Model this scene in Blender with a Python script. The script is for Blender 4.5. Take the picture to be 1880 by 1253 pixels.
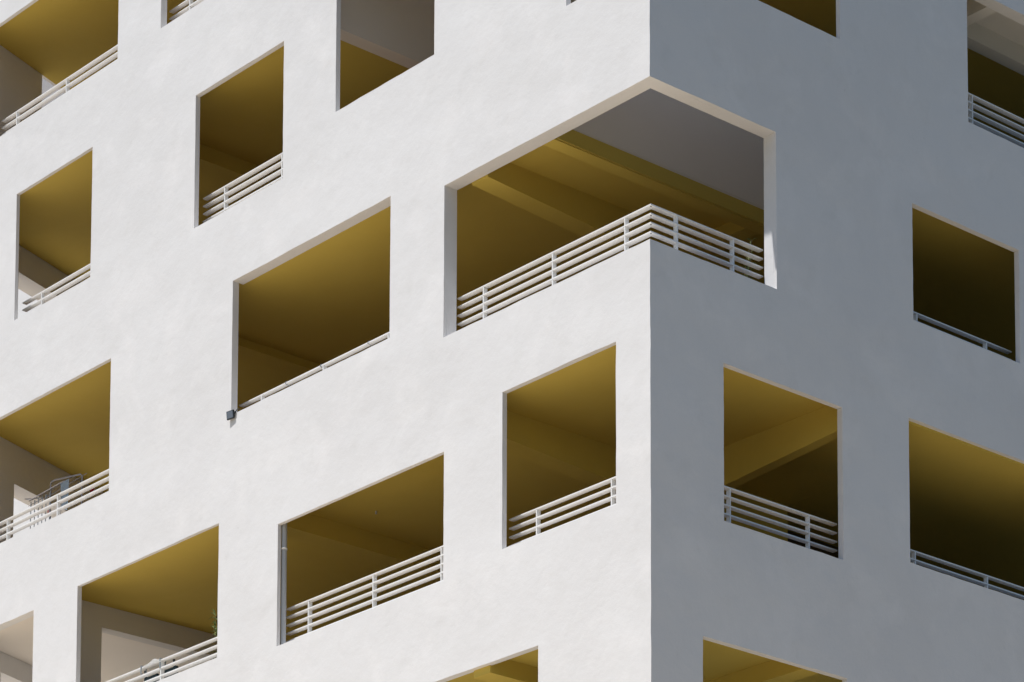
import bpy, bmesh, math, random
from mathutils import Vector, Matrix, noise
random.seed(7)
sc = bpy.context.scene
for o in list(bpy.data.objects): bpy.data.objects.remove(o)
C = sc.collection

# ------------------------------------------------------------------ scale
S = 0.64          # metres per design unit (one storey = 5.2 units)
ZC = 1.6          # design height 0 is the camera's eye height
def W(x, y, z): return Vector((x*S, y*S, z*S + ZC))

# ------------------------------------------------------------------ camera
yaw, pitch, roll, lf, az, SY = 2.425174370019078, 0.11466621161106136, 0.002746715286205968, 8.700556161029507, -0.7596171660315213, 1774.294784904892
cam_d = bpy.data.cameras.new('camera'); cam = bpy.data.objects.new('camera', cam_d); C.objects.link(cam)
f = Vector((math.cos(pitch)*math.cos(yaw), math.cos(pitch)*math.sin(yaw), math.sin(pitch)))
r = Vector((math.sin(yaw), -math.cos(yaw), 0)); u = r.cross(f)
r2 = math.cos(roll)*r + math.sin(roll)*u; u2 = -math.sin(roll)*r + math.cos(roll)*u
M = Matrix((r2, u2, -f)).transposed().to_4x4()
M.translation = W(60*math.cos(az), 60*math.sin(az), 0)
cam.matrix_world = M
cam_d.sensor_width = 36; cam_d.lens = math.exp(lf)/1880*36
cam_d.shift_y = SY/1880; cam_d.clip_start = 0.5; cam_d.clip_end = 2000
sc.camera = cam

# ------------------------------------------------------------------ light
sun_to = Vector((-.245, -1, 2.06)).normalized()
elev = math.asin(sun_to.z); rot = math.atan2(sun_to.x, sun_to.y)
world = bpy.data.worlds.new('World'); sc.world = world; world.use_nodes = True
nt = world.node_tree; nt.nodes.clear()
sky = nt.nodes.new('ShaderNodeTexSky'); sky.sky_type = 'NISHITA'; sky.sun_disc = False
sky.sun_elevation = elev; sky.sun_rotation = rot; sky.air_density = 1.0; sky.dust_density = 0.6; sky.ozone_density = 2.0
bg = nt.nodes.new('ShaderNodeBackground'); bg.inputs['Strength'].default_value = 0.086
wo = nt.nodes.new('ShaderNodeOutputWorld')
nt.links.new(sky.outputs[0], bg.inputs[0]); nt.links.new(bg.outputs[0], wo.inputs[0])
sd = bpy.data.lights.new('sun', 'SUN'); sd.energy = 3.95; sd.angle = math.radians(0.55); sd.color = (1.0, 0.974, 0.94)
sun = bpy.data.objects.new('sun', sd); C.objects.link(sun)
sun.rotation_euler = sun_to.to_track_quat('Z', 'Y').to_euler()
sun.location = (0, -30, 60)
sc.view_settings.view_transform = 'Standard'; sc.view_settings.look = 'None'
sc.view_settings.exposure = 0.0; sc.view_settings.gamma = 1.0
sc.cycles.max_bounces = 10; sc.cycles.diffuse_bounces = 7; sc.cycles.glossy_bounces = 2
sc.cycles.use_denoising = True

# ------------------------------------------------------------------ materials
def mat(name, col, rough=0.9, spec=0.3, var=None, bump=None, metal=0.0):
    m = bpy.data.materials.new(name); m.use_nodes = True
    n = m.node_tree; b = n.nodes['Principled BSDF']
    b.inputs['Base Color'].default_value = (*col, 1); b.inputs['Roughness'].default_value = rough
    b.inputs['Specular IOR Level'].default_value = spec; b.inputs['Metallic'].default_value = metal
    tc = n.nodes.new('ShaderNodeTexCoord')
    if var:
        prev = None
        for i, (scale, col2, lo, hi, amt) in enumerate(var):
            nz = n.nodes.new('ShaderNodeTexNoise'); nz.inputs['Scale'].default_value = scale
            nz.inputs['Detail'].default_value = 6; nz.inputs['Roughness'].default_value = .62
            nz.inputs['Distortion'].default_value = .35
            n.links.new(tc.outputs['Object'], nz.inputs['Vector'])
            mr = n.nodes.new('ShaderNodeMapRange'); mr.inputs[1].default_value = lo; mr.inputs[2].default_value = hi
            mr.inputs[4].default_value = amt
            n.links.new(nz.outputs['Fac'], mr.inputs[0])
            mx = n.nodes.new('ShaderNodeMix'); mx.data_type = 'RGBA'
            n.links.new(mr.outputs[0], mx.inputs[0])
            if prev is None: mx.inputs[6].default_value = (*col, 1)
            else: n.links.new(prev, mx.inputs[6])
            mx.inputs[7].default_value = (*col2, 1)
            prev = mx.outputs[2]
        n.links.new(prev, b.inputs['Base Color'])
    if bump:
        prev = None
        for scale, dist, strength, stretch in bump:
            mp = n.nodes.new('ShaderNodeMapping'); mp.inputs['Scale'].default_value = stretch
            n.links.new(tc.outputs['Object'], mp.inputs[0])
            nz = n.nodes.new('ShaderNodeTexNoise'); nz.inputs['Scale'].default_value = scale
            nz.inputs['Detail'].default_value = 5
            n.links.new(mp.outputs[0], nz.inputs['Vector'])
            bp = n.nodes.new('ShaderNodeBump'); bp.inputs['Strength'].default_value = strength
            bp.inputs['Distance'].default_value = dist
            n.links.new(nz.outputs['Fac'], bp.inputs['Height'])
            if prev is not None: n.links.new(prev, bp.inputs['Normal'])
            prev = bp.outputs[0]
        n.links.new(prev, b.inputs['Normal'])
    return m
STUCCO = mat('white_stucco', (.80, .792, .79), .95, .15,
             var=[(.35, (.75, .738, .735), .42, .75, .8), (1.1, (.87, .855, .85), .5, .76, .8), (2.7, (.71, .70, .685), .55, .8, .45), (38, (.70, .69, .67), .55, .8, .35), (11, (.60, .585, .55), .68, .80, .5)],
             bump=[(.5, .10, .5, (1, 1, 1)), (1.7, .02, .4, (1, 1, 1.3)), (5, .005, .45, (1, 1, 1.2)), (22, .002, .75, (1, 1, 1)), (70, .0014, .8, (1, 1, 1))])
YELLOW = mat('yellow_paint', (.63, .475, .10), .8, .25,
             var=[(.5, (.59, .43, .075), .4, .75, .7), (2.5, (.67, .50, .10), .5, .8, .5)],
             bump=[(.6, .05, .3, (1, 1, 1)), (40, .001, .3, (1, 1, 1))])
WHITE_IN = mat('interior_white_paint', (.74, .72, .68), .85, .2,
               var=[(.6, (.69, .67, .62), .4, .75, .6)], bump=[(.8, .03, .3, (1, 1, 1))])
WARM = mat('warm_white_paint', (.88, .82, .74), .85, .2, var=[(.6, (.84, .78, .70), .4, .75, .6)], bump=[(.8, .03, .3, (1, 1, 1))])
BROWN = mat('interior_shade_tone', (.10, .07, .035), .85, .2, var=[(.7, (.08, .055, .03), .4, .75, .6)])  # wall colour darkened to put deep shade into the right-hand rooms
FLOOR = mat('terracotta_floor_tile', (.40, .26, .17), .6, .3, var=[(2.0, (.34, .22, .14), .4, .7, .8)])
FLOORD = mat('floor_shade_tone', (.06, .05, .035), .6, .3, var=[(2.0, (.045, .04, .03), .4, .7, .8)])  # darkened floor copy, keeps bounce low so the right-hand rooms stay shaded
RAIL = mat('white_railing_paint', (.88, .87, .85), .5, .3, var=[(6, (.84, .83, .79), .5, .8, .6)])
PIPE = mat('grey_plastic', (.48, .50, .52), .5, .4)
DARKMETAL = mat('dark_metal', (.03, .035, .04), .45, .4)
LENS = mat('lamp_glass', (.16, .18, .21), .15, .6)
GROUND = mat('ground_far', (.085, .09, .08), .95, .1, var=[(.02, (.06, .075, .05), .4, .6, .8), (.6, (.11, .11, .10), .45, .7, .6)], bump=[(3, .01, .4, (1, 1, 1))])

PAVE = mat('bounce_paving', (.72, .60, .44), .95, .1, var=[(.05, (.68, .56, .40), .4, .6, .8), (.6, (.75, .63, .47), .45, .7, .6)], bump=[(3, .01, .4, (1, 1, 1))])  # pale warm tone chosen to throw sunlight back up
# ------------------------------------------------------------------ helpers
def link(name, bm, m, parent=None, smooth=False):
    me = bpy.data.meshes.new(name); bm.normal_update(); bm.to_mesh(me); bm.free()
    o = bpy.data.objects.new(name, me); C.objects.link(o)
    if m: me.materials.append(m)
    if smooth:
        for p in me.polygons: p.use_smooth = True
        me.set_sharp_from_angle(angle=math.radians(35))
    if parent: o.parent = parent
    return o
def hexa(bm, pts):          # 8 design-space points: bottom 4 (ccw from above), top 4
    v = [bm.verts.new(W(*p)) for p in pts]
    for q in ((3, 2, 1, 0), (4, 5, 6, 7), (0, 1, 5, 4), (1, 2, 6, 5), (2, 3, 7, 6), (3, 0, 4, 7)):
        bm.faces.new([v[i] for i in q])
def box(bm, x0, x1, y0, y1, z0, z1):
    hexa(bm, [(x0, y0, z0), (x1, y0, z0), (x1, y1, z0), (x0, y1, z0), (x0, y0, z1), (x1, y0, z1), (x1, y1, z1), (x0, y1, z1)])
def bevel(bm, d, seg=1):
    bmesh.ops.bevel(bm, geom=list(bm.edges), offset=d, segments=seg, profile=.6, affect='EDGES', clamp_overlap=True)
def boxobj(name, m, parent, *b, bev=0):
    bm = bmesh.new()
    for q in ([b] if not isinstance(b[0], tuple) else b): box(bm, *q)
    if bev: bevel(bm, bev)
    return link(name, bm, m, parent)
def tube(bm, pts, rad, n=8, cap=True):   # design-space path, radius in design units
    P = [W(*p) for p in pts]; R = rad*S; rings = []
    for i, p in enumerate(P):
        d = (P[min(i+1, len(P)-1)] - P[max(i-1, 0)]).normalized()
        a = d.orthogonal().normalized() if i == 0 else (prevA - d*prevA.dot(d)).normalized()
        prevA = a; b = d.cross(a)
        rr = R[i] if isinstance(R, list) else R
        rings.append([bm.verts.new(p + (a*math.cos(2*math.pi*k/n) + b*math.sin(2*math.pi*k/n))*rr) for k in range(n)])
    for A, B in zip(rings, rings[1:]):
        for k in range(n): bm.faces.new((A[k], A[(k+1) % n], B[(k+1) % n], B[k]))
    if cap: bm.faces.new(rings[0][::-1]); bm.faces.new(rings[-1])
def tag(o, label, cat, group=None):
    o['label'] = label; o['category'] = cat
    if group: o['group'] = group
def empty(name, p):
    o = bpy.data.objects.new(name, None); C.objects.link(o); o.location = W(*p); o.empty_display_size = .2
    bpy.context.view_layer.update(); return o
def adopt(parent):          # keep world-space meshes where they are under a moved empty
    inv = Matrix.Translation(parent.location).inverted()
    for c in parent.children: c.matrix_parent_inverse = inv

# ------------------------------------------------------------------ ground
bm = bmesh.new()
for q in [[(-900, -900), (900, -900), (900, 900), (-900, 900)]]:
    bm.faces.new([bm.verts.new((x, y, 0)) for x, y in q])
g = link('ground', bm, GROUND); g['kind'] = 'structure'
bm = bmesh.new(); bm.faces.new([bm.verts.new((x, y, .004)) for x, y in [(-62, -42), (24, -42), (13, 26), (-62, 26)]])
g = link('bounce_pavement', bm, PAVE); g['kind'] = 'structure'  # unseen sheet added and trimmed to bounce light onto soffits and ceilings

# ------------------------------------------------------------------ building
bld = empty('building', (0, 0, -ZC/S))
tag(bld, 'white stucco corner building with square cut-out balcony openings, yellow ceilings and slatted white railings', 'building')
G0 = -ZC/S                 # ground in design units
TOP = 46.5
TW = .085                  # panel thickness
LXE, RYE = -24.62, 22.0    # ends of the two facades

# openings: h0, h1, z0, z1, jamb depth, soffit depth
LEFT = dict(
 A=(-24.0, -18.326, 38.281, 41.30, .09, .10), B=(-15.099, -11.755, 32.97, 36.162, .125, .125), C=(-22.662, -19.327, 33.234, 36.481, .093, .09),
 D=(-13.565, -7.95, 28.089, 31.207, .17, .29), X=(-6.175, 0, 27.53, 30.809, .345, .345), E=(-4.315, -.965, 22.525, 25.791, .12, .12),
 F=(-11.779, -6.14, 22.345, 25.084, .09, .10), G=(-19.626, -13.973, 22.621, 25.712, .12, .09), H=(-24.0, -18.386, 27.693, 30.926, .09, .10),
 I=(-24.0, -21.513, 21.0, 25.613, .25, .25), J=(-9.873, -6.529, 33.796, 37.6, .12, .12), K=(-16.552, -11.9, 38.359, 41.4, .17, .17),
 Lo=(-2.407, -.62, 33.205, 35.88, .12, .12), M=(-8.8, -3.214, 17.2, 20.282, .13, .16), P2=(-7.4, -3.0, 38.5, 41.3, .12, .12))
RIGHT = dict(
 X=(0, 3.465, 27.53, 30.809, .345, .345), N=(7.498, 10.891, 28.047, 30.58, .13, .14), O=(1.962, 5.325, 22.407, 25.592, .14, .14),
 P=(7.313, 12.9, 22.822, 25.905, .14, .12), Q=(1.371, 5.4, 16.9, 19.98, .14, .15), R=(1.1, 5.365, 33.421, 36.4, .11, .11),
 S=(9.31, 14.9, 32.951, 36.0, .3, .3), T=(14.6, 18.0, 27.6, 30.8, .12, .12), U=(15.2, 18.5, 22.4, 25.7, .12, .12))

def cuts(vals, a, b, step):
    v = sorted(set([round(q, 4) for q in vals if a <= q <= b] + [a, b])); out = []
    for p, q in zip(v, v[1:]):
        n = max(1, int(math.ceil((q-p)/step)))
        out += [p + (q-p)*i/n for i in range(n)]
    return out + [v[-1]]
ZCUT = cuts([z for d in (LEFT, RIGHT) for o in d.values() for z in o[2:4]], G0, TOP, .22)
def wob(p):
    q = Vector(p)
    a = noise.noise_vector(q*1.1)*.008 + noise.noise_vector(q*4.1 + Vector((9, 4, 1)))*.007
    return a
def facade(axis, ops, end):
    sgn = -1 if axis == 'L' else 1
    lo, hi = (end, 0) if axis == 'L' else (0, end)
    H = cuts([h for o in ops.values() for h in o[:2]], lo, hi, .22)
    bm = bmesh.new(); cache = {}
    def P(i, j, back):
        k = (i, j, back)
        if k in cache: return cache[k]
        h, z = H[i], ZCUT[j]; corner = abs(h) < 1e-6
        if axis == 'L': base = [h, 0, z]
        else: base = [0, h, z]
        w = wob(base)
        if corner: p = [base[0]+w.x, base[1]+w.y, z+w.z]
        elif axis == 'L': p = [h+w.x, 0, z+w.z]
        else: p = [0, h+w.y, z+w.z]
        if back:
            p[0 if axis == 'R' else 1] = -TW if axis == 'R' else TW
            if corner: p[0 if axis == 'L' else 1] = -TW if axis == 'L' else TW
        cache[k] = bm.verts.new(W(*p)); return cache[k]
    def solid(i, j):
        if i < 0 or j < 0 or i >= len(H)-1 or j >= len(ZCUT)-1: return False
        hm, zm = (H[i]+H[i+1])/2, (ZCUT[j]+ZCUT[j+1])/2
        return not any(o[0] < hm < o[1] and o[2] < zm < o[3] for o in ops.values())
    for i in range(len(H)-1):
        for j in range(len(ZCUT)-1):
            if not solid(i, j): continue
            a = [(i, j), (i+1, j), (i+1, j+1), (i, j+1)]
            bm.faces.new([P(*q, 0) for q in a]); bm.faces.new([P(*q, 1) for q in a[::-1]])
            for (di, dj), (q1, q2) in (((0, -1), (a[0], a[1])), ((1, 0), (a[1], a[2])), ((0, 1), (a[2], a[3])), ((-1, 0), (a[3], a[0]))):
                if not solid(i+di, j+dj):
                    hh = (H[q1[0]], H[q2[0]])
                    if abs(hh[0]) < 1e-6 and abs(hh[1]) < 1e-6 and di: continue   # mitre at the corner
                    bm.faces.new([P(*q2, 0), P(*q1, 0), P(*q1, 1), P(*q2, 1)])
    bmesh.ops.recalc_face_normals(bm, faces=bm.faces)
    # deeper lintels and jambs behind the panel
    for k, (h0, h1, z0, z1, tj, ts) in ops.items():
        e = .0015
        def bx(a, b, d, za, zb):
            if d <= TW + .004: return
            if axis == 'L': box(bm, a, b, TW+.001, d, za, zb)
            else: box(bm, -d, -TW-.001, a, b, za, zb)
        if k == 'X':
            if axis == 'L':
                bx(h0-.5, h0-e, tj, z0-1.2, z1+.55); bx(h0, -TW-.001, ts, z1+e, z1+.09); bx(h0, -TW-.001, .62, z0-.45, z0-e)
            else:
                bx(h1+e, h1+.5, tj, z0-1.2, z1+.55); bx(ts, h1, ts, z1+e, z1+.09); bx(.621, h1, .62, z0-.45, z0-e)
            continue
        bx(h0-.3, h0-e, tj, z0-.6, z1+.25); bx(h1+e, h1+.3, tj, z0-.6, z1+.25)
        bx(h0, h1, ts, z1+e, z1+.25); bx(h0-.298, h1+.298, .62, z0-.6, z0-e) if tj < TW+.004 else bx(h0, h1, .62, z0-.6, z0-e)
    return bm
fl = link('facade_wall', facade('L', LEFT, LXE), STUCCO, bld, smooth=True)
fl['label'] = 'sunlit white stucco facade with square openings'
fr = link('facade_wall', facade('R', RIGHT, RYE), STUCCO, bld, smooth=True)
fr['label'] = 'shaded blue-grey stucco facade right of the corner'

# --- side wall at the far left, not square to the facade
sk0 = (-24.58, 0.0); skd = Vector((-.347, .938))     # direction in plan
skn = Vector((.938, .347))
def sk(t, n=0.0): return (sk0[0] + skd.x*t + skn.x*n, sk0[1] + skd.y*t + skn.y*n)
def skbox(bm, t0, t1, n0, n1, z0, z1):
    a, b, c, d = sk(t0, n0), sk(t0, n1), sk(t1, n1), sk(t1, n0)
    hexa(bm, [(*a, z0), (*b, z0), (*c, z0), (*d, z0), (*a, z1), (*b, z1), (*c, z1), (*d, z1)])
bm = bmesh.new()
SKT = .62
levels = [(G0, 20.5, None), (20.9, 25.85, (25.19, 22.6)), (26.3, 31.25, (30.22, 27.7)), (31.7, 36.55, (35.83, 33.0)), (37.0, 41.55, (41.0, 38.3)), (42.0, TOP, None)]
zprev = G0
for z0, z1, op in levels:
    zt = z1 + .4 if z1 < TOP - 1 else TOP
    if op is None: skbox(bm, .2, 10.5, -SKT, 0, z0, zt)
    else:
        ta = 1.42 if op[0] < 26 else (2.62 if op[0] > 40 else 1.8)
        if op[0] > 40: op = (zt-.001, op[1])
        skbox(bm, .2, ta, -SKT, 0, z0, zt)                     # pier next to the facade
        skbox(bm, ta, 7.5, -SKT, 0, op[0], zt)                 # lintel
        skbox(bm, ta, 7.5, -SKT, 0, z0, op[1])                 # parapet
        skbox(bm, 7.5, 10.5, -SKT, 0, z0, zt)
skbox(bm, 2.2, 10.4, -3.0, -2.8, 38.2, TOP); skbox(bm, 10.2, 10.4, -2.799, -SKT-.001, 38.2, TOP)
side = link('side_wall', bm, STUCCO, bld)

# --- slabs: every storey is a floor slab with painted ceiling
def skx(y): return sk0[0] + skd.x/skd.y*y      # x of the side wall's inner face at depth y
def leftpoly(x1, y0, y1):
    return [(skx(y0)+.01, y0), (x1, y0), (x1, y1), (skx(y1)+.01, y1)]
def prism(bm, poly, z0, z1):
    a = [bm.verts.new(W(x, y, z0)) for x, y in poly]; b = [bm.verts.new(W(x, y, z1)) for x, y in poly]
    bm.faces.new(a[::-1]); bm.faces.new(b)
    n = len(poly)
    for i in range(n): bm.faces.new((a[i], a[(i+1) % n], b[(i+1) % n], b[i]))
def slab(zc, polys, m=YELLOW, name='ceiling', t=.12):
    bm = bmesh.new()
    for p in polys: prism(bm, p, zc, zc+t)
    return link(name, bm, m, bld)
Yb = 9.0; I0 = TW + .03     # slabs stop just behind the panels
rect = lambda x0, x1, y0, y1: [(x0, y0), (x1, y0), (x1, y1), (x0, y1)]
XR = -I0
CE = {
 20.5: [leftpoly(XR, I0, Yb), rect(-9, XR, Yb+.002, RYE)],
 25.86: [rect(-20.95, XR, I0, Yb), rect(-9, XR, Yb+.002, RYE)],
 31.25: [leftpoly(-3.285, I0, 7.2), leftpoly(XR, 7.202, Yb), rect(-9, XR, Yb+.002, RYE)],
 36.55: [leftpoly(-10.6, I0, 6.9), rect(-5.6, -3.2, I0, 6.9), leftpoly(XR, 6.902, Yb), rect(-9, -1.78, Yb+.002, RYE), rect(-1.778, XR, Yb+.002, 10.34)],
 41.5: [leftpoly(XR, I0, Yb), rect(-9, XR, Yb+.002, RYE)]}
for zc, polys in CE.items():
    slab(zc, polys)
    bm = bmesh.new()
    fp = [p for p in polys if not (zc == 36.55 and p[0][0] == -5.6)]
    if zc == 25.86: fp.append([(skx(I0)+.01, I0), (-20.955, I0), (-20.955, Yb), (skx(Yb)+.01, Yb)])
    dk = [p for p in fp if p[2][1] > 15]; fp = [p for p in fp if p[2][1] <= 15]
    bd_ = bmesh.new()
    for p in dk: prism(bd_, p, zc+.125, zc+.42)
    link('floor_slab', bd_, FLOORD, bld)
    if zc == 20.5:
        fp = [rect(-20.955, XR, I0, Yb)]; bw = bmesh.new(); prism(bw, [(skx(I0)+.01, I0), (-20.96, I0), (-20.96, Yb), (skx(Yb)+.01, Yb)], zc+.125, zc+.42)
        link('floor_slab', bw, WARM, bld)['label'] = 'floor of the cream loggia, paled to bounce light'  # unseen floor given a pale tone to brighten the ceiling above
    for p in fp: prism(bm, p, zc+.125, zc+.42)
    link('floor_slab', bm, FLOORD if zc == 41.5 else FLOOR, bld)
slab(25.72, [[(skx(I0+.15)+.01, I0+.15), (-20.96, I0+.15), (-20.96, Yb), (skx(Yb)+.01, Yb)]], WARM)['label'] = 'pale cream ceiling'
slab(36.56, [rect(-3.195, XR, I0, 6.9)], WARM, t=.11)['label'] = 'unseen ceiling over the corner void, paled to bounce light'  # out of view, pale only to bring more light into the void
bm = bmesh.new(); prism(bm, rect(-5.6, XR, I0, 6.9), 36.677, 36.968); link('floor_slab', bm, FLOOR, bld)
slab(36.45, [rect(-1.46, XR, 10.66, RYE)], WHITE_IN, t=.2)['label'] = 'pale painted ceiling'
boxobj('roof', WHITE_IN, bld, (-24.3, XR, I0, Yb, TOP-.6, TOP-.2), (-9, XR, Yb+.002, RYE, TOP-.6, TOP-.2))

# --- beams
def beamV(x1, w, zc, zb0, slope, y0, y1, m=YELLOW):    # runs straight back from the sunlit facade
    bm = bmesh.new(); x0 = x1-w
    hexa(bm, [(x0, y0, zb0), (x1, y0, zb0), (x1, y1, zb0+slope*(y1-y0)), (x0, y1, zb0+slope*(y1-y0)),
              (x0, y0, zc-.002), (x1, y0, zc-.002), (x1, y1, zc-.002), (x0, y1, zc-.002)])
    return link('beam', bm, m, bld)
def beamU(y0, w, zc, zb0, slope, x0, x1, m=YELLOW):    # runs along, x1 nearest the shaded facade
    bm = bmesh.new(); zf = zb0 + slope*(x1-x0)
    hexa(bm, [(x0, y0, zf), (x1, y0, zb0), (x1, y0+w, zb0), (x0, y0+w, zf),
              (x0, y0, zc-.002), (x1, y0, zc-.002), (x1, y0+w, zc-.002), (x0, y0+w, zc-.002)])
    return link('beam', bm, m, bld)
beamV(-5.1, .5, 25.86, 25.30, -.055, I0, Yb)
beamV(-12.5, .6, 25.86, 25.42, 0, I0, Yb)
beamV(-5.2, .5, 31.25, 30.76, -.062, .35, Yb)
beamV(-16.03, .6, 31.25, 31.05, 0, I0, Yb)
beamV(-17.6, .6, 36.55, 36.17, 0, I0, 6.9)
beamV(-4.8, .5, 20.5, 20.13, 0, I0, Yb)
beamV(-1.46, .32, 36.55, 36.02, 0, 10.34, RYE, WHITE_IN)
beamU(10.345, .315, 36.55, 36.02, 0, -1.455, -.31, WHITE_IN)
beamU(5.52, .27, 25.86, 25.26, -.07, -5.05, XR)
beamU(4.6, .45, 20.5, 20.12, 0, -4.75, XR)
beamU(6.3, .4, 31.25, 30.95, 0, -5.15, -3.7)
# voids: edge beam and the solid white balustrade standing on it
boxobj('beam', YELLOW, bld, -3.62, -3.29, .35, 7.2, 30.90, 31.248)
boxobj('void_parapet', WARM, bld, (-3.42, -3.28, .35, 7.2, 31.252, 33.9), (-3.279, -3.27, .35, 7.2, 31.30, 31.33))
boxobj('beam_moulding', YELLOW, bld, (-3.288, -3.262, .351, 7.19, 30.93, 31.249))
boxobj('beam', WARM, bld, -10.95, -10.575, I0, 6.9, 36.20, 36.549)
boxobj('void_parapet', WARM, bld, (-10.74, -10.575, I0, 6.89, 36.550, 41.49))
# --- interior walls
boxobj('partition_wall', WHITE_IN, bld, (-21.08, -20.75, I0, 1.45, 20.93, 25.715), (-21.08, -20.75, 1.45, 6.2, 25.31, 25.715), (-21.08, -20.75, 6.2, Yb, 20.93, 25.715), (-20.94, -20.75, I0, Yb, 25.716, 25.857))
for zf, zc in ((17.0, 20.5), (20.92, 25.86), (26.28, 31.25), (31.67, 36.55), (36.97, 41.5)):
    boxobj('partition_wall', WHITE_IN, bld, (-20.7 if zc == 25.86 else skx(7.4)+.6, -6.0, 7.4, 7.6, zf, zc-.003))
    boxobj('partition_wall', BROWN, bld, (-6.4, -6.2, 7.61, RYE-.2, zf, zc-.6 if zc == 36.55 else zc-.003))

# --- railings: every opening's railing is one part (slats) with its posts
RZ = {23.33: 0, 28.51: 0, 33.91: 0, 39.06: 0}
SD, STH, SP = .127, .030, .184
def railing(face, top, h0, h1, posts, n=6, y=.41, mitre=False):
    bm = bmesh.new()
    for k in range(n):
        z1 = top - k*SP; z0 = z1 - STH
        if face == 'L': box(bm, h0, h1, y, y+SD, z0, z1)
        elif face == 'R': box(bm, -y-SD, -y, h0, h1, z0, z1)
        else:
            o, i = y, y+SD     # L-shaped slat turning the corner
            pl = [(h0, o), (-o, o), (-o, h1), (-i, h1), (-i, i), (h0, i)]
            a = [bm.verts.new(W(p[0], p[1], z0)) for p in pl]; b = [bm.verts.new(W(p[0], p[1], z1)) for p in pl]
            bm.faces.new(a[::-1]); bm.faces.new(b)
            for q in range(6): bm.faces.new((a[q], a[(q+1) % 6], b[(q+1) % 6], b[q]))
    bevel(bm, .0025)
    rl = link('railing', bm, RAIL, bld)
    for p in posts:
        pf, ph = (face, p) if face != 'X' else p
        bm = bmesh.new(); z1 = top - .004 - STH
        segs = [(top-(k+1)*SP+.002, top-k*SP-STH-.002) for k in range(n-1)] + [(top-1.75, top-(n-1)*SP-STH-.002)]
        for za, zb in segs:
            if pf == 'L': box(bm, ph, ph+.028, y+.004, y+.104, za, zb)
            else: box(bm, -y-.104, -y-.004, ph-.028, ph, za, zb)
        link('post', bm, RAIL, rl)
    return rl
railing('L', 39.06, -24.1, -18.1, [-23.43, -21.19, -18.95])
railing('L', 39.04, -16.81, -11.7, [-16.01, -13.8])
railing('L', 33.91, -22.96, -19.1, [-22.12, -19.95])
railing('L', 33.91, -15.34, -11.55, [-14.52, -12.36])
railing('L', 28.515, -24.1, -18.2, [-23.47, -21.23, -18.99])
railing('L', 28.51, -13.83, -7.75, [-13.02, -10.78, -8.53])
XRAIL = railing('X', 28.51, -6.23, 3.504, [('L', -5.42), ('L', -3.294), ('L', -1.17), ('R', 1.145), ('R', 2.69)], y=.41)
railing('L', 23.33, -19.9, -13.8, [-19.02, -16.77, -14.5])
railing('L', 23.33, -12.0, -5.95, [-11.22, -8.98, -6.73])
railing('L', 23.32, -4.576, -.75, [-3.76, -1.56])
railing('R', 23.34, 1.75, 5.585, [2.56, 4.79])
railing('R', 28.51, 7.3, 11.1, [8.09, 10.30])
railing('R', 23.33, 7.1, 13.1, [7.95, 10.22, 12.5])
railing('R', 33.93, 9.1, 15.1, [9.95, 12.2, 14.4])
railing('R', 28.51, 14.4, 18.2, [15.2, 17.4])
railing('R', 23.33, 15.0, 18.7, [15.8, 18.0])
# screws at the mitre of the corner railing
for k in range(4):
    bm = bmesh.new(); z = 28.51 - k*SP - STH
    tube(bm, [(-.455, .455, z-.006), (-.455, .455, z+.002)], .016, 8)
    link('screw', bm, DARKMETAL, XRAIL)

# drain pipe with bracket behind the left jamb of one opening
bm = bmesh.new(); tube(bm, [(-11.80, .19, 21.2), (-11.80, .19, 25.8)], .062, 14)
pp = link('drain_pipe', bm, PIPE, bld, smooth=True)
bm = bmesh.new(); tube(bm, [(-11.80, .19, 24.55), (-11.80, .19, 24.585)], .072, 14); tube(bm, [(-11.80, .12, 24.57), (-11.66, .10, 24.55)], .012, 6); link('bracket', bm, RAIL, pp)
bm = bmesh.new(); tube(bm, [(-11.80, .19, 23.25), (-11.80, .19, 23.29)], .068, 14); link('bracket', bm, PIPE, pp)
bm = bmesh.new(); tube(bm, [(-11.38, 2.41, 25.79), (-11.38, 2.41, 25.856)], .022, 12)
link('smoke_detector', bm, PIPE, bld)
adopt(bld)

# ------------------------------------------------------------------ white building beyond the left end
rb = empty('rear_building', (-42, 13, G0))
tag(rb, 'bright white sunlit wall seen through the side openings behind the clothes rack at far left', 'building')
bm = bmesh.new(); box(bm, -75, -28.5, 13, 22, G0, 50)
link('wall', bm, STUCCO, rb); boxobj('roof', WHITE_IN, rb, -75.3, -28.2, 12.7, 22.3, 50.01, 50.5)
boxobj('cornice', WHITE_IN, rb, -75.1, -28.4, 12.75, 12.99, 20.4, 20.8)
adopt(rb)

# ------------------------------------------------------------------ floodlight
fx, fz = -13.50, 28.055
fd = empty('floodlight', (fx+.1, 0, fz))
tag(fd, 'small dark square floodlight fixed to the white wall below the balcony opening', 'floodlight')
def rotbox(bm, cx, cy, cz, sx, sy, sz, tilt, yawr):
    R = Matrix.Rotation(yawr, 3, 'Z') @ Matrix.Rotation(tilt, 3, 'X')
    v = []
    for k in ((-1, -1, -1), (1, -1, -1), (1, 1, -1), (-1, 1, -1), (-1, -1, 1), (1, -1, 1), (1, 1, 1), (-1, 1, 1)):
        p = R @ Vector((k[0]*sx/2, k[1]*sy/2, k[2]*sz/2)); v.append((cx+p.x, cy+p.y, cz+p.z))
    hexa(bm, v)
til = math.radians(7)
bm = bmesh.new(); rotbox(bm, fx, -.062, fz, .225, .04, .19, til, math.radians(8)); bevel(bm, .004); bd = link('lamp_body', bm, DARKMETAL, fd)
bm = bmesh.new(); Rm = Matrix.Rotation(math.radians(8), 3, 'Z') @ Matrix.Rotation(til, 3, 'X'); off = Rm @ Vector((0, -.022, 0))
rotbox(bm, fx+off.x, -.062+off.y, fz+off.z, .185, .006, .15, til, math.radians(8)); link('lens', bm, LENS, fd)
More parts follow.
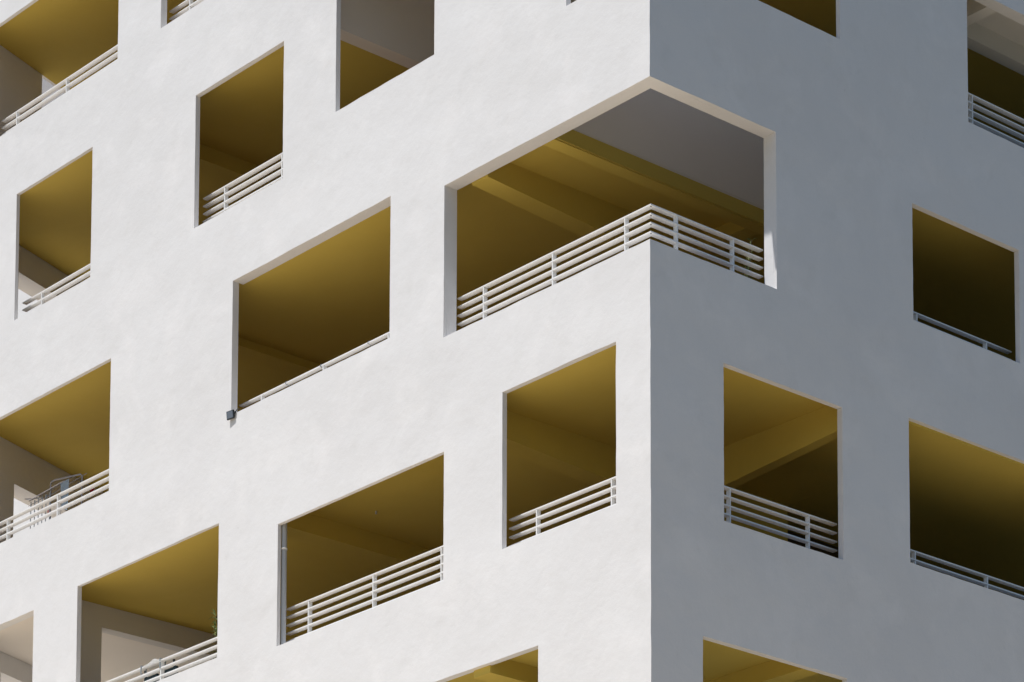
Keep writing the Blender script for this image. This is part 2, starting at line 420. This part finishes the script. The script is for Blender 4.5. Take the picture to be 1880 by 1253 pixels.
bm = bmesh.new(); box(bm, fx-.03, fx+.13, -.03, -.002, fz+.02, fz+.06); tube(bm, [(fx+.13, -.06, fz+.02), (fx+.145, -.02, fz+.05), (fx+.17, -.012, fz+.09), (fx+.27, -.008, fz+.075)], .009, 6)
link('bracket', bm, DARKMETAL, fd)
adopt(fd)

# ------------------------------------------------------------------ small things on the balconies
CLOTHB = mat('pale_blue_cloth', (.62, .70, .76), .95, .1, bump=[(30, .003, .5, (1, 1, 1))])
REDC = mat('red_cloth', (.20, .015, .02), .95, .1)
DARKC = mat('dark_cloth', (.02, .03, .035), .95, .1)
WHITEC = mat('white_cloth', (.80, .79, .76), .95, .1, bump=[(25, .004, .6, (1, 1, 1))])
STEEL = mat('painted_steel', (.42, .40, .42), .4, .5)
CLIP = mat('grey_plastic_clip', (.25, .28, .30), .5, .4)
LEAF = mat('leaf', (.16, .22, .07), .6, .3, var=[(8, (.34, .36, .15), .4, .7, .9)])
STEM = mat('plant_stem', (.10, .07, .035), .9, .1)
POT = mat('clay_pot', (.30, .13, .07), .9, .1)
F28, F23 = 26.29, 21.0 - .72 + .0
F23 = 20.5 + .42; F28 = 25.86 + .42
# clothes rack: frame, arms, legs
rk = empty('clothes_rack', (-22.4, 1.2, F28))
tag(rk, 'grey tubular clothes airer with thin wire arms standing behind the railing at far left', 'clothes rack')
bm = bmesh.new()
tube(bm, [(-22.74, 1.2, F28+.02), (-22.74, 1.2, 29.40), (-22.70, 1.2, 29.44), (-22.58, 1.21, 29.45), (-21.5, 1.25, 29.30), (-21.42, 1.25, 29.24), (-21.42, 1.25, F28+.02)], .020, 8)
link('frame', bm, STEEL, rk, smooth=True)
bm = bmesh.new()
tube(bm, [(-23.60, 1.0, 29.20), (-23.2, 1.35, 29.20), (-21.6, 1.5, 29.42)], .010, 5)
tube(bm, [(-23.60, 1.0, 29.20), (-23.10, .85, 29.00), (-21.7, .9, 29.10)], .010, 5)
tube(bm, [(-23.35, 1.2, 29.22), (-23.25, .9, 29.02)], .010, 5)
tube(bm, [(-23.05, 1.35, 29.24), (-23.28, .9, 28.9)], .010, 5)
for k in range(7): tube(bm, [(-23.1+.2*k, 1.3, 29.22+.025*k), (-23.05+.2*k, .88, 29.02+.01*k)], .007, 5)
link('wire_arm', bm, STEEL, rk)
bm = bmesh.new()
for k in range(6):
    x = -23.15 + .17*k
    tube(bm, [(x, .9, 28.98), (x-.01, .9, 28.25-.1*(k % 2))], .012, 5)
link('hanging_rod', bm, CLIP, rk)
adopt(rk)
def drape(name, m, x0, x1, y, z1, z0, wav, label, cat, group=None, y2=.05):
    bm = bmesh.new(); n = 14; q = 10; rows = []
    for j in range(q+1):
        t = j/q; row = []
        for i in range(n+1):
            s = i/n
            row.append(bm.verts.new(W(x0+(x1-x0)*s + .01*math.sin(7*t+3*s), y + wav*math.sin(9*s+2*t)*t, z1+(z0-z1)*t + .015*math.sin(6*s)*t)))
        rows.append(row)
    for a, b in zip(rows, rows[1:]):
        for i in range(n): bm.faces.new((a[i], a[i+1], b[i+1], b[i]))
    r_ = bmesh.ops.solidify(bm, geom=list(bm.faces), thickness=.008)
    o = link(name, bm, m, None, smooth=True); tag(o, label, cat, group); return o
drape('towel', CLOTHB, -22.18, -21.80, 1.12, 29.24, 28.5, .03, 'pale blue towel hanging from the clothes airer', 'towel')
drape('sock', DARKC, -21.72, -21.55, 1.1, 28.42, 28.05, .02, 'small dark garment hanging low on the clothes airer', 'garment')
drape('red_cloth', REDC, -20.7, -20.5, 1.0, 28.66, 28.46, .03, 'dark red cloth showing between the railing slats at far left', 'cloth')
drape('pink_cloth', mat('pink_cloth', (.6, .3, .26), .95, .1), -22.5, -22.36, .95, 28.66, 28.5, .02, 'tiny pinkish rag on the clothes airer beside the railing post', 'rag')

# white cloth over the top slat, held by two grey straps
bm = bmesh.new(); prof = []
n = 22; m_ = 10
for i in range(n+1):
    s = i/n; x = -17.42 + (-16.72+17.42)*s
    bulge = .085*math.exp(-((s-.52)/.27)**2) + .012
    row = []
    for j in range(m_+1):
        a = math.pi*j/m_
        row.append(bm.verts.new(W(x, .475 - (.078+bulge*.15)*math.cos(a), 23.325 + bulge*math.sin(a) - (.05 if j in (0, m_) else 0) + .006*math.sin(11*s+a*2))))
    prof.append(row)
for a, b in zip(prof, prof[1:]):
    for j in range(m_): bm.faces.new((a[j], a[j+1], b[j+1], b[j]))
bmesh.ops.solidify(bm, geom=list(bm.faces), thickness=.006)
cl = link('white_cloth', bm, WHITEC, None, smooth=True)
tag(cl, 'crumpled white cloth draped over the top slat between two grey straps', 'cloth')
for i, (x, lab) in enumerate(((-17.54, 'grey strap round the top railing slat left of the white cloth'), (-16.78, 'grey strap round the top railing slat right of the white cloth, on the post'))):
    bm = bmesh.new(); y0, y1, z0, z1, t, w = .396, .552, 23.17 if i == 0 else 23.13, 23.352, .010, .04
    box(bm, x, x+w, y0, y0+t, z0, z1); box(bm, x, x+w, y1-t, y1, z0, z1)
    box(bm, x, x+w, y0, y1, z1+.001, z1+t); box(bm, x, x+w, y0, y1, z0-t, z0-.001)
    st = link('strap', bm, CLIP); tag(st, lab, 'strap', 'grey straps on the railing')
# thin wires round the long low rail
for i, (x, lab) in enumerate(((-12.10, 'thin wire loop round the long low rail, the lowest-left of three'), (-10.84, 'thin dark wire loop near the middle of the long low rail'), (-9.19, 'thin wire loop near the upper right end of the long low rail'))):
    bm = bmesh.new(); R_ = []
    pts = [(x, .402, 28.47), (x+.01, .402, 28.52), (x+.03, .47, 28.525), (x+.05, .545, 28.52), (x+.055, .55, 28.46), (x+.05, .545, 28.42), (x+.03, .47, 28.44), (x, .402, 28.47)]
    tube(bm, pts, .0065 if i != 1 else .009, 6, cap=False)
    wo_ = link('wire_loop', bm, CLIP); tag(wo_, lab, 'wire', 'wire loops round the rail')

# folding chair behind the cloth railing
ch = empty('folding_chair', (-17.3, .95, F23))
tag(ch, 'dark folding chair partly hidden behind the slats below the white cloth', 'chair')
bm = bmesh.new(); 
hexa(bm, [(-17.95, .75, 22.55), (-16.75, .75, 22.45), (-16.75, 1.35, 22.5), (-17.95, 1.35, 22.6), (-17.95, .75, 22.62), (-16.75, .75, 22.52), (-16.75, 1.35, 22.57), (-17.95, 1.35, 22.67)])
link('seat', bm, DARKC, ch)
boxobj('backrest', DARKC, ch, (-17.95, -17.42, .78, .84, 22.85, 23.24), (-17.25, -16.65, .78, .84, 22.85, 23.24), bev=.004)
for (x, y) in ((-17.93, .8), (-16.78, .8)):
    bm = bmesh.new(); tube(bm, [(x, y+.3, F23+.0), (x, y, 23.42)], .028, 8); link('leg', bm, DARKC, ch)
for (x, y) in ((-17.93, 1.3), (-16.78, 1.3)):
    bm = bmesh.new(); tube(bm, [(x, y-.5, F23+.0), (x, y, 22.6)], .028, 8); link('leg', bm, DARKC, ch)
adopt(ch)

# potted plants
def plant(name, x, y, zf, ztop, nst, spread, label, lean=0.0, leaf=.17, dens=26, mlow=.35):
    t = empty(name, (x, y, zf)); tag(t, label, 'plant')
    bm = bmesh.new(); tube(bm, [(x, y, zf+.002), (x, y, zf+.55)], .2, 16); bmesh.ops.scale(bm, vec=(1, 1, 1), verts=bm.verts)
    link('pot', bm, POT, t, smooth=True)
    bs = bmesh.new(); bl = bmesh.new()
    for s in range(nst):
        a = random.uniform(0, 6.28); h = (ztop-zf)*random.uniform(.8, 1.0); pts = []
        dx, dy = math.cos(a)*spread*random.uniform(.5, 1) + lean, math.sin(a)*spread*.6*random.uniform(.5, 1)
        for i in range(7):
            q = i/6; pts.append((x+dx*q*q, y+dy*q*q, zf+.45+(h-.45)*q))
        tube(bs, pts, .012, 5)
        for k in range(dens):
            q = random.uniform(mlow, 1); p = Vector((x+dx*q*q, y+dy*q*q, zf+.45+(h-.45)*q))
            d = Vector((random.uniform(-1, 1), random.uniform(-1, 1), random.uniform(-.2, .9))).normalized()
            L = leaf*random.uniform(.6, 1.1); sd_ = d.cross(Vector((0, 0, 1))).normalized()*L*.13
            tip = p + d*L + Vector((0, 0, -.15*L)); mid = p + d*L*.5 + Vector((0, 0, .03))
            v = [bl.verts.new(W(*q_)) for q_ in (p, mid+sd_, tip, mid-sd_)]
            bl.faces.new(v)
    link('stem', bs, STEM, t); link('foliage', bl, LEAF, t); adopt(t)
plant('potted_plant', -14.92, .85, F23, 24.05, 7, .42, 'narrow-leaved potted plant at the right edge of the opening above the cloth railing', leaf=.26, dens=34)
plant('potted_plant', -.85, 3.35, F28, 28.8, 5, .4, 'thin dark green plant behind the slats beside the sunlit jamb of the corner opening', leaf=.2, dens=18)
